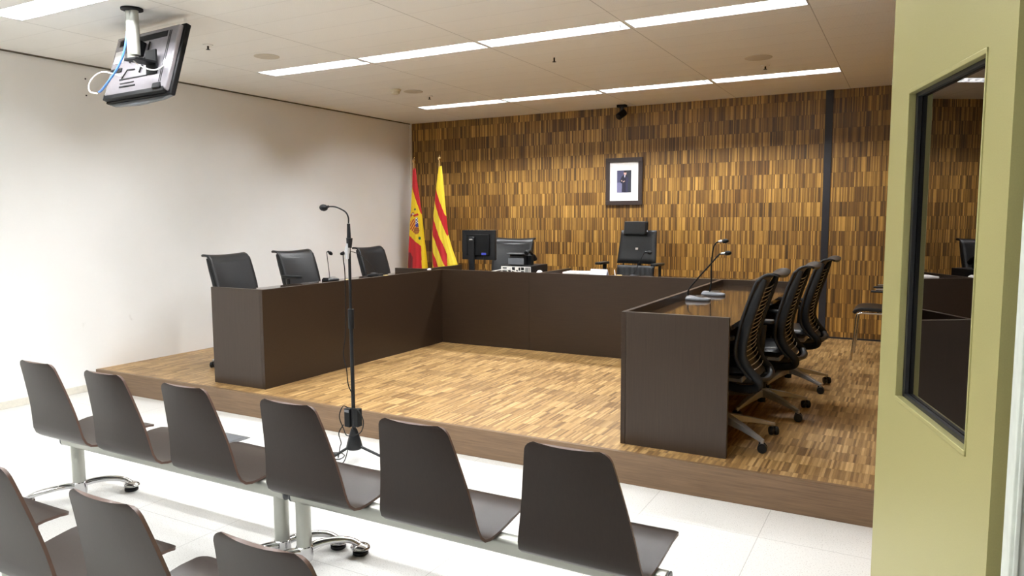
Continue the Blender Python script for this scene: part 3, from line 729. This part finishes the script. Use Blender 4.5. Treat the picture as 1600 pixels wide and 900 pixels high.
# ------------------------------------------------------------------ desk microphones
def desk_mic(label, base, rz, neck, head_dir, grey=True, z=ZT, gold=False):
    """neck: local points of the gooseneck above the base"""
    t = thing('desk_microphone', label, 'microphone', (base[0], base[1], z + 0.0005), rz, 'desk microphones')
    m = MB(); poly = [(-0.085, -0.045), (0.045, -0.052), (0.085, -0.03), (0.09, 0.0), (0.085, 0.03), (0.045, 0.052), (-0.085, 0.045)]
    n = len(poly)
    vs = [(x, y, 0.0) for x, y in poly] + [(x * 1.0, y * 1.0, 0.016) for x, y in poly] + [(x * 0.8 - 0.008, y * 0.72, 0.034 - 0.010 * (x > 0.04)) for x, y in poly]
    fs = [tuple(range(n))[::-1], tuple(range(2 * n, 3 * n))] + [(k * n + i, k * n + (i + 1) % n, (k + 1) * n + (i + 1) % n, (k + 1) * n + i) for k in (0, 1) for i in range(n)]
    m.add(vs, fs); m.build('base', M['grey'] if grey else M['plastic'], t, bevel=0.004)
    MB().box(-0.02, 0.045, -0.022, 0.022, 0.0345, 0.0365).build('button_plate', M['plastic'] if grey else M['grey'], t, bevel=0.0006)
    q = smooth_pts(neck, 6)
    MB().tube(q, 0.0058 if grey else 0.0035, 8).build('gooseneck', M['darkplastic'] if grey else M['plastic'], t)
    d = Vector(head_dir).normalized(); e = q[-1]
    MB().tube([e - d * 0.008, e + d * 0.020], 0.0100, 12).build('collar', M['chrome'] if grey else M['plastic'], t)
    MB().tube([e + d * 0.020, e + d * 0.026, e + d * 0.045, e + d * 0.058, e + d * 0.066], [0.012, 0.017, 0.0175, 0.014, 0.004], 14).build('foam_windscreen', M['darkplastic'], t)
    return t
desk_mic('grey desk microphone on the right desk, nearest the viewer', (-1.35, 5.30), 0.0, [(-0.075, 0, 0.03), (-0.07, 0, 0.08), (0.0, 0, 0.17), (0.09, 0, 0.275), (0.140, 0, 0.335), (0.165, 0, 0.346)], (1, 0, 0.1))
desk_mic('grey desk microphone on the right desk, the farther of two', (-1.33, 5.68), 0.0, [(-0.03, 0, 0.03), (-0.02, 0, 0.10), (-0.02, 0, 0.24), (-0.01, 0, 0.36), (0.01, 0, 0.405), (0.04, 0, 0.42)], (1, 0, 0.08))
desk_mic('black desk microphone on the left desk beside the middle chair', (-5.00, 5.42), pi / 2, [(-0.02, 0, 0.03), (-0.03, 0.0, 0.12), (-0.05, 0.0, 0.270), (-0.04, 0.0, 0.285), (-0.025, 0, 0.285)], (1, 0.2, -0.45), False)
desk_mic('black desk microphone on the left desk, its neck bent behind the tall stand', (-4.95, 6.03), pi, [(-0.02, 0.0, 0.03), (-0.0, 0.02, 0.10), (0.09, 0.10, 0.22), (0.16, 0.17, 0.265), (0.20, 0.21, 0.255)], (1, 0.8, -0.25), False)
desk_mic('black desk microphone in front of the judge chair', (-2.42, 6.92), -pi / 2, [(-0.02, 0, 0.03), (-0.02, 0.03, 0.10), (-0.04, 0.09, 0.235), (-0.02, 0.115, 0.262), (0.0, 0.135, 0.265)], (0.2, 1, -0.05), False)

# ------------------------------------------------------------------ computer, monitor, telephone
mo = thing('computer_monitor', 'black computer monitor seen from behind on the desk by the flags', 'monitor', (-4.225, 6.95, ZT + 0.0005))
MB().box(-0.215, 0.215, -0.012, 0.022, 0.145, 0.475).build('bezel', M['plastic'], mo, bevel=0.004)
MB().box(-0.15, 0.15, -0.034, -0.0125, 0.19, 0.43).build('rear_housing', M['darkplastic'], mo, bevel=0.010)
MB().box(-0.185, 0.185, 0.0225, 0.0235, 0.165, 0.455).build('screen', M['tvscreen'], mo)
MB().box(-0.100, -0.030, -0.060, -0.0345, 0.012, 0.40).build('stand_column', M['plastic'], mo, bevel=0.006)
MB().box(-0.15, 0.04, -0.13, 0.06, 0.0, 0.012).build('stand_foot', M['grey'], mo, bevel=0.004)
MB().box(-0.09, -0.045, -0.0612, -0.0602, 0.365, 0.377).build('badge', M['chrome'], mo)
MB().box(0.055, 0.115, -0.040, -0.0345, 0.200, 0.225).build('blue_plug', M['led'], mo, bevel=0.003)
MB().tube(smooth_pts([(0.085, -0.036, 0.20), (0.085, -0.03, 0.10), (0.10, -0.02, 0.012)], 6), 0.004).build('video_cable', M['darkplastic'], mo)
cm = thing('conference_puck', 'small dark puck with a white cap behind the monitor', 'conference speaker', (-4.03, 7.20, ZT + 0.0005))
MB().lathe([(0.075, 0.0), (0.078, 0.012), (0.05, 0.030), (0.03, 0.034)], (0, 0, 0), 24).build('body', M['darkplastic'], cm)
MB().lathe([(0.042, 0.034), (0.036, 0.046), (0.01, 0.052)], (0, 0, 0), 20).build('cap', M['white'], cm)
pc = thing('desktop_computer', 'flat black desktop computer with its port panel towards the room', 'computer', (-3.72, 7.03, ZT + 0.0005))
MB().box(-0.19, 0.19, -0.15, 0.24, 0.004, 0.098).build('casing', M['plastic'], pc, bevel=0.004)
MB().box(-0.18, 0.18, -0.153, -0.1505, 0.012, 0.088).build('rear_plate', M['white'], pc)
pm = MB()
for k, (x, w, z0, z1) in enumerate([(-0.16, 0.05, 0.02, 0.04), (-0.16, 0.05, 0.05, 0.075), (-0.09, 0.03, 0.02, 0.06), (-0.045, 0.035, 0.03, 0.08), (0.005, 0.02, 0.02, 0.05), (0.035, 0.02, 0.045, 0.078), (0.065, 0.035, 0.02, 0.04), (0.065, 0.035, 0.05, 0.08)]):
    pm.box(x, x + w, -0.155, -0.1532, z0, z1)
for k in range(6): pm.box(0.115 + 0.010 * k, 0.120 + 0.010 * k, -0.155, -0.1532, 0.02, 0.08)
pm.build('port', M['darkplastic'], pc)
ph = thing('telephone', 'grey desk telephone on top of the desktop computer', 'telephone', (-3.72, 7.02, ZT + 0.1005))
MB().prism([(-0.10, 0.0), (0.13, 0.0), (0.13, 0.03), (0.02, 0.095), (-0.08, 0.115), (-0.10, 0.10)], -0.10, 0.07, 'YZ').build('body', M['plastic'], ph, bevel=0.004)
MB().box(-0.11, 0.08, -0.112, -0.101, 0.005, 0.075).build('stand_plate', M['grey'], ph, bevel=0.003)
MB().box(-0.12, 0.075, -0.13, -0.06, 0.1165, 0.13).build('display', M['grey'], ph, bevel=0.003)
MB().tube(smooth_pts([(0.105, -0.10, 0.13), (0.11, -0.05, 0.15), (0.11, 0.03, 0.115), (0.105, 0.11, 0.055)], 5), [0.026] * 4 + [0.015] * 8 + [0.026] * 4, 12).box(0.071, 0.125, -0.02, 0.04, 0.0, 0.10).build('handset', M['darkplastic'], ph)
kb = MB().box(-4.06, -3.945, 6.80, 6.95, ZT + 0.0005, ZT + 0.022)
kb = MB()
kb.tube(smooth_pts([(-3.86, 6.875, 1.00), (-3.92, 6.80, 0.985), (-4.02, 6.72, 0.965), (-4.12, 6.70, 0.955), (-4.20, 6.72, 0.948)], 6), 0.005, 8)
kb.tube(smooth_pts([(-3.90, 6.874, 0.975), (-3.80, 6.80, 1.005), (-3.66, 6.72, 0.996), (-3.56, 6.69, 0.975), (-3.50, 6.70, 0.948)], 6), 0.005, 8)
tag(kb.build('computer_cable', M['white']), 'white cables trailing from the back of the desktop computer', 'cable')

# ------------------------------------------------------------------ papers and small things on the desks
def sheet(name, label, cat, x, y, w, d, z, h, mat, rz, group=None):
    m = Matrix.Translation((x, y, z)) @ Matrix.Rotation(rz, 4, 'Z')
    return tag(MB().box(-w / 2, w / 2, -d / 2, d / 2, 0, h, m).build(name, mat, bevel=min(0.002, h * 0.3)), label, cat, group)
sheet('paper_stack', 'stack of pale papers on the desk left of the judge chair', 'papers', -3.06, 7.12, 0.34, 0.24, ZT + 0.0005, 0.036, M['paper'], 0.1)
sheet('paper_sheet', 'loose cream sheet lying just left of the bluish folded card', 'paper', -3.01, 6.80, 0.18, 0.14, ZT + 0.0005, 0.022, M['note'], -0.1)
cd = MB().prism([(-0.055, 0.0), (-0.045, 0.0), (0.0, 0.072), (0.045, 0.0), (0.055, 0.0), (0.002, 0.085), (-0.002, 0.085)], -2.86, -2.68, 'YZ')
cdo = cd.build('folded_card', M['bluepaper']); cdo.location = (0, 6.90, ZT + 0.0005); tag(cdo, 'bluish white folded card standing on the judge desk', 'name card')
tag(MB().tube([(-2.555, 6.80, ZT + 0.004), (-2.59, 6.86, 1.028)], 0.004).build('pen', M['white']), 'white pen leaning behind the lip of the judge desk', 'pen')
sheet('sticky_note', 'small pale yellow note on the lip of the judge desk', 'note', -2.455, 6.628, 0.055, 0.022, ZD + 0.0005, 0.006, M['note'], 0, 'yellow notes on the desk edges')
sheet('sticky_note', 'small pale yellow note on the left desk lip under the black microphone', 'note', -4.513, 5.10, 0.022, 0.05, ZD + 0.0005, 0.006, M['note'], 0, 'yellow notes on the desk edges')
sheet('sticky_note', 'small pale yellow note on the left desk lip right of the tall stand', 'note', -4.513, 5.66, 0.022, 0.05, ZD + 0.0005, 0.006, M['note'], 0, 'yellow notes on the desk edges')
tag(MB().ball((-4.515, 6.40, ZD + 0.012), 0.013, (1.0, 2.8, 1.0)).build('correction_tape', M['white']), 'small white object at the corner where left and centre desks meet', 'office item')
tag(MB().ball((-3.37, 6.75, ZT + 0.034), 0.034, (1.0, 1.0, 1.0)).build('paper_ball', M['paper']), 'small white lump beside the partition of the judge desk', 'paper')

# ------------------------------------------------------------------ flags
def CX(cx): return -5.734 + (620 + cx / 4.737 - 684) * 0.01136
def CZ(cy): return 2.311 - (240 + cy / 4.737 - 254) * 0.00873
def interp(T, y):
    if y <= T[0][0]: return T[0][1]
    for (a, b), (c, d) in zip(T, T[1:]):
        if y <= c: return b + (d - b) * (y - a) / (c - a)
    return T[-1][1]
RED, YEL, SHADED_RED = srgb(206, 30, 40), srgb(250, 214, 30), srgb(120, 14, 26)  # the darker red paints in shade on folds of cloth lying behind
CATY = srgb(252, 224, 60)
def inside(p, poly):
    x, y = p; c = False
    for i in range(len(poly)):
        (x1, y1), (x2, y2) = poly[i], poly[i - 1]
        if (y1 > y) != (y2 > y) and x < (x2 - x1) * (y - y1) / (y2 - y1) + x1: c = not c
    return c
def spain(cx, cy):
    c = YEL
    if cy < 235 + (cx - 107) * 3.4: c = RED
    elif cy > 600 + (cx - 80) * 0.95 and cx < 163 + (cy - 430) * 0.045: c = RED
    if cy > 690 + (cx - 66) * 1.6 and cx < 120 and cy > 740: c = SHADED_RED
    if cx < 70 + (cy - 760) * 0.13 and cy > 740: c = YEL
    # coat of arms, folded with the cloth
    def el(x, y, a, b): return ((cx - x) / a) ** 2 + ((cy - y) / b) ** 2 < 1
    if el(133, 411, 7, 8) or el(164, 630, 8, 12): c = srgb(40, 90, 70)
    if inside((cx, cy), [(92, 452), (118, 432), (128, 440), (104, 468), (96, 480)]): c = srgb(150, 40, 60)
    if inside((cx, cy), [(118, 455), (152, 440), (158, 455), (126, 470)]): c = RED
    if el(118, 446, 9, 6): c = srgb(240, 236, 220)
    if inside((cx, cy), [(95, 500), (150, 470), (160, 560), (140, 600), (95, 560)]):
        k = int((cx + cy * 0.55) / 9) % 2
        c = srgb(190, 30, 40) if k else srgb(246, 190, 60)
        if cx > 138 and cy < 545: c = srgb(236, 232, 240) if (int(cx / 7) + int(cy / 9)) % 2 else srgb(60, 50, 120)
    if el(148, 532, 9, 15): c = srgb(70, 66, 150)
    if el(145, 572, 18, 26): c = srgb(150, 84, 40) if int(cy / 7) % 2 else srgb(190, 120, 50)
    return c
def catal(cx, cy):
    left = interp([(90, 300), (230, 283), (440, 262), (600, 250), (860, 249)], cy)
    s = cy - 2.45 * (cx - left)
    return RED if (250 < s < 345 or 460 < s < 572 or 690 < s < 782) and cx < interp([(250, 345), (500, 352), (620, 360), (860, 372)], cy) else CATY
def flag(name, label, left, right, colour, px, ptop, y):
    t = thing(name, label, 'flag', (0, 0, 0), group='flags on poles')
    x0 = CX(px)
    MB().tube([(x0 + 0.02, y + 0.06, ZP + 0.02), (x0 + 0.008, y + 0.02, 1.2), (x0, y, ptop)], 0.013, 12).build('pole', M['brass'], t)
    MB().lathe([(0.16, 0.0), (0.165, 0.01), (0.05, 0.03), (0.02, 0.06)], (x0 + 0.02, y + 0.06, ZP), 28).build('stand', M['brass'], t)
    MB().ball((x0, y, ptop + 0.02), 0.026, (1, 1, 1.1)).tube([(x0, y, ptop + 0.035), (x0, y, ptop + 0.07)], [0.010, 0.003]).build('finial', M['brass'], t)
    cy0, cy1 = left[0][0], 1030
    def fn(u, v):
        cy = cy0 + (cy1 - cy0) * v; a, b = interp(left, cy), interp(right, cy)
        th = 2 * pi * u; xm, hw_ = (CX(a) + CX(b)) / 2, (CX(b) - CX(a)) / 2
        ruf = 1 + 0.10 * sin(th * 7 + v * 2.0) * min(1, v * 3) + 0.05 * sin(th * 13 + 1)
        yy = y + 0.00 + sin(th) * hw_ * 0.42 * ruf + 0.012 * sin(th * 7 + v * 3) * v
        xx = xm + cos(th) * hw_
        return (xx, yy, CZ(cy))
    o = MB().grid(fn, 160, 220, True).build('cloth', M['cloth'], t, smooth=80)
    def col(co):
        cx = (((co.x + 5.734) / 0.01136) + 684 - 620) * 4.737; cy = (((2.311 - co.z) / 0.00873) + 254 - 240) * 4.737
        if co.y > y + 0.01: return colour(cx, cy) if colour is catal else (SHADED_RED if cy > 300 else RED)
        return colour(cx, cy)
    paint(o, col)
flag('national_flag', 'red and yellow flag with a coat of arms draped on its pole in the corner',
     [(100, 111), (225, 107), (400, 95), (590, 80), (850, 64), (1030, 60)], [(100, 132), (290, 151), (430, 168), (600, 182), (850, 206), (1030, 212)], spain, 121, 2.33, 8.42)
flag('regional_flag', 'red and yellow striped flag draped on its pole beside the monitor',
     [(92, 302), (230, 284), (440, 262), (600, 250), (850, 249), (1030, 252)], [(92, 322), (290, 336), (480, 348), (600, 358), (690, 380), (820, 420), (850, 416), (1030, 402)], catal, 308, 2.345, 8.40)

# ------------------------------------------------------------------ portrait
pt = thing('framed_portrait', 'portrait photograph in a thick dark frame with white mount on the wood wall', 'picture', (-3.206, YB - 0.001, 2.000))
f = MB(); a, b, w = 0.243, 0.295, 0.053
f.box(-a, a, -0.035, -0.001, b - w, b).box(-a, a, -0.035, -0.001, -b, -b + w).box(-a, -a + w, -0.035, -0.001, -b + w, b - w).box(a - w, a, -0.035, -0.001, -b + w, b - w)
f.build('frame', M['frame'], pt, bevel=0.002)
MB().box(-a + w - 0.004, a - w + 0.004, -0.016, -0.004, -b + w - 0.004, b - w + 0.004).build('mount', M['paper'], pt)
def portrait_print():
    W2, H2 = 0.094, 0.138
    m = MB().grid(lambda u, v: (-W2 + 2 * W2 * u, -0.0185, H2 - 2 * H2 * v), 90, 130)
    o = m.build('print', M['print'], pt, smooth=0)
    # coordinates: x 0..1 left to right, y 0..1 downwards
    body = [(0.46, 0.20), (0.34, 0.28), (0.26, 0.38), (0.20, 0.50), (0.28, 0.56), (0.36, 0.60), (0.34, 0.99), (0.78, 0.99), (0.74, 0.62), (0.82, 0.46), (0.78, 0.32), (0.68, 0.23)]
    shirt = [(0.50, 0.22), (0.60, 0.22), (0.54, 0.34)]
    hand1 = [(0.30, 0.44), (0.38, 0.46), (0.36, 0.50), (0.29, 0.48)]
    hand2 = [(0.42, 0.50), (0.54, 0.46), (0.56, 0.50), (0.44, 0.54)]
    def col(co):
        x, y = (co.x + W2) / (2 * W2), (H2 - co.z) / (2 * H2); p = (x, y)
        c = srgb(78, 78, 108) if x < 0.5 else srgb(52, 56, 66)
        if y > 0.55 and x < 0.5: c = srgb(120, 118, 150)
        if inside(p, body): c = srgb(34, 34, 52) if x < 0.62 or y < 0.3 else srgb(52, 50, 78)
        if inside(p, shirt): c = srgb(225, 225, 240)
        if inside(p, hand1) or inside(p, hand2): c = srgb(214, 178, 160)
        if ((x - 0.57) / 0.095) ** 2 + ((y - 0.13) / 0.085) ** 2 < 1: c = srgb(222, 182, 164)
        if ((x - 0.57) / 0.10) ** 2 + ((y - 0.065) / 0.04) ** 2 < 1: c = srgb(44, 36, 34)
        return c
    paint(o, col)
portrait_print()

# ------------------------------------------------------------------ ceiling fittings
def disc(name, label, cat, x, y, r, group=None):
    t = tag(MB().lathe([(r, 0.0), (r, -0.003), (r * 0.92, -0.005), (0.01, -0.005)], (0, 0, 0), 32).build(name, M['grille']), label, cat, group)
    t.location = (x, y, ZC - 0.0005); return t
disc('ceiling_speaker', 'round flush ceiling speaker between the hanging screen and the middle lights', 'speaker', -4.87, 4.574, 0.105, 'ceiling speakers')
disc('ceiling_speaker', 'round flush ceiling speaker beside the smoke detector', 'speaker', -4.83, 6.60, 0.105, 'ceiling speakers')
disc('ceiling_speaker', 'round flush ceiling speaker on the right side of the ceiling', 'speaker', -1.233, 6.728, 0.115, 'ceiling speakers')
sd = thing('smoke_detector', 'cream smoke detector on the ceiling left of a round speaker', 'smoke detector', (-4.918, 6.40, ZC))
MB().lathe([(0.058, -0.0005), (0.058, -0.012), (0.050, -0.022)], (0, 0, 0), 28).build('mounting_base', M['cream'], sd)
MB().lathe([(0.046, -0.0225), (0.042, -0.045), (0.030, -0.052), (0.01, -0.053)], (0, 0, 0), 28).build('sensor_cap', M['cream'], sd)
def sprinkler(label, x, y, white=True):
    t = thing('sprinkler', label, 'sprinkler', (x, y, ZC), group='ceiling sprinklers')
    if white: MB().lathe([(0.040, -0.0005), (0.038, -0.006), (0.012, -0.010)], (0, 0, 0), 24).build('escutcheon', M['white'], t)
    MB().tube([(0, 0, -0.0005), (0, 0, -0.035)], 0.007, 10).lathe([(0.016, -0.035), (0.018, -0.037), (0.004, -0.039)], (0, 0, 0), 16).build('head', M['darkplastic'], t)
sprinkler('sprinkler head on the ceiling right of the hanging screen', -4.953, 4.049)
sprinkler('sprinkler head on the ceiling just behind the smoke detector and speaker', -4.849, 6.931)
sprinkler('sprinkler head on the ceiling beside the right-hand speaker', -1.237, 7.095)
sprinkler('bare dark sprinkler head near the centre of the ceiling', -2.772, 5.84, False)
cc = thing('security_camera', 'small black security camera where ceiling meets the wood wall', 'camera', (-3.19, 8.66, ZC))
MB().box(-0.055, 0.055, -0.04, 0.04, -0.030, -0.0005).build('mounting_plate', M['darkplastic'], cc, bevel=0.003)
MB().tube([(0, 0, -0.03), (0, 0.0, -0.085)], 0.020, 12).build('bracket', M['plastic'], cc)
MB().tube([(0.02, 0.03, -0.085), (-0.03, -0.05, -0.150)], [0.045, 0.042], 18).build('body', M['darkplastic'], cc, bevel=0.004)
MB().tube([(-0.031, -0.0515, -0.1515), (-0.034, -0.057, -0.156)], [0.028, 0.026], 16).build('lens', M['tvscreen'], cc)
for z in (2.80, 2.655):
    tag(MB().lathe([(0.007, 0.0005), (0.007, 0.004), (0.002, 0.005)], (XL, 4.0, z), 10, 'X').build('wall_plug', M['darkplastic']), 'dark plug hole in the white wall left of the hanging screen, %s one' % ('upper' if z > 2.7 else 'lower'), 'wall plug', 'wall plugs')

# ------------------------------------------------------------------ hanging screen
cmt = thing('ceiling_mount', 'silver ceiling pole with a round black cover holding the hanging screen', 'screen mount', (-4.537, 3.125, ZC))
MB().lathe([(0.068, -0.0005), (0.068, -0.012), (0.045, -0.018)], (0, 0, 0), 30).build('ceiling_cover', M['darkplastic'], cmt)
MB().tube([(-0.012, 0, -0.015), (-0.012, 0, -0.320)], 0.034, 20).tube([(0.018, 0, -0.015), (0.018, 0, -0.300)], 0.028, 20).build('pole', M['alu'], cmt)
MB().box(-0.06, 0.06, -0.035, 0.125, -0.335, -0.318).box(-0.055, 0.055, 0.115, 0.130, -0.40, -0.24).build('tilt_bracket', M['darkplastic'], cmt, bevel=0.003)
tv = thing('hanging_screen', 'flat screen television hung from the ceiling, seen from behind', 'television', (-4.74, 3.34, 2.626), rot=(-0.288, 0, -0.07))
MB().box(-0.395, 0.395, 0.0, 0.040, -0.255, 0.255).build('bezel', M['darkplastic'], tv, bevel=0.008)
MB().box(-0.355, 0.355, 0.0405, 0.0415, -0.215, 0.215).build('screen', M['tvscreen'], tv)
sh = MB()
o_ = [(-0.375, -0.235), (0.375, -0.235), (0.375, 0.238), (-0.375, 0.238)]; i_ = [(-0.335, -0.19), (0.325, -0.19), (0.325, 0.20), (-0.335, 0.20)]
sh.add([(x, 0.002, z) for x, z in o_] + [(x, -0.030, z * 0.97) for x, z in o_] + [(x, -0.044, z) for x, z in i_], [(3, 2, 1, 0), (8, 9, 10, 11)] + [(k * 4 + i, k * 4 + (i + 1) % 4, (k + 1) * 4 + (i + 1) % 4, (k + 1) * 4 + i) for k in (0, 1) for i in range(4)])
sh.build('back_shell', M['tvback'], tv, bevel=0.006)
MB().box(-0.38, 0.36, -0.036, -0.003, -0.245, -0.200).box(0.24, 0.33, -0.050, -0.010, -0.225, -0.185).build('lower_strip', M['darkplastic'], tv, bevel=0.006)
gr = MB()
for x in (0.300, 0.318): gr.box(x, x + 0.006, -0.0462, -0.0442, -0.18, 0.19)
gr.box(-0.30, 0.28, -0.0462, -0.0442, 0.150, 0.192)
gr.build('vent_groove', M['darkplastic'], tv)
vs_ = MB()
vs_.tube(smooth_pts([(0.10, -0.052, 0.13), (0.09, -0.052, 0.04), (0.07, -0.052, -0.02), (0.05, -0.052, -0.09)], 4), 0.006, 8)
vs_.tube(smooth_pts([(-0.10, -0.052, 0.06), (-0.10, -0.052, 0.0)], 4), 0.006, 8)
vs_.box(-0.19, 0.15, -0.049, -0.0445, -0.120, -0.112).box(-0.17, 0.0, -0.049, -0.0445, -0.150, -0.145).box(-0.17, 0.02, -0.049, -0.0445, -0.178, -0.168)
vs_.tube([(-0.16, -0.05, -0.11), (-0.11, -0.05, -0.05), (-0.02, -0.05, -0.055)], 0.004, 6)
vs_.box(0.10, 0.13, -0.055, -0.0445, 0.000, 0.05)
vs_.build('socket_slots', M['darkplastic'], tv)
MB().box(-0.325, -0.20, -0.0465, -0.0445, 0.02, 0.11).build('label', M['paper'], tv)
MB().box(-0.33, -0.19, -0.052, -0.0445, -0.055, -0.025).build('port_panel', M['darkplastic'], tv, bevel=0.002)
MB().box(-0.02, 0.05, -0.120, -0.0445, 0.03, 0.13).build('wall_bracket', M['darkplastic'], tv, bevel=0.004)
MB().prism([(-0.38, -0.256), (0.385, -0.256), (0.30, -0.275), (0.0, -0.290), (-0.30, -0.278)], 0.010, 0.034, 'XZ').build('lower_lip', M['grey'], tv, bevel=0.003)
cbl = MB().tube(smooth_pts([(-4.585, 3.115, 2.78), (-4.60, 3.10, 2.66), (-4.66, 3.09, 2.56), (-4.76, 3.08, 2.47), (-4.86, 3.09, 2.42), (-4.93, 3.12, 2.425)], 6), 0.007, 8)
tag(cbl.build('data_cable', M['blue']), 'blue cable hanging from the screen pole to the back of the television', 'cable')
cwh = MB().tube(smooth_pts([(-4.56, 3.10, 2.64), (-4.52, 3.13, 2.57), (-4.42, 3.18, 2.53), (-4.36, 3.235, 2.58)], 6), 0.004, 8)
tag(cwh.build('power_cable', M['white']), 'white cable curving across the back of the hanging television', 'cable')
clp = MB().tube(smooth_pts([(-4.80, 3.20, 2.53), (-4.90, 3.13, 2.555), (-4.985, 3.10, 2.50), (-4.99, 3.09, 2.43), (-4.93, 3.11, 2.41)], 6), 0.005, 8)
tag(clp.build('signal_cable', M['white']), 'white cable looping out at the left of the hanging television', 'cable')
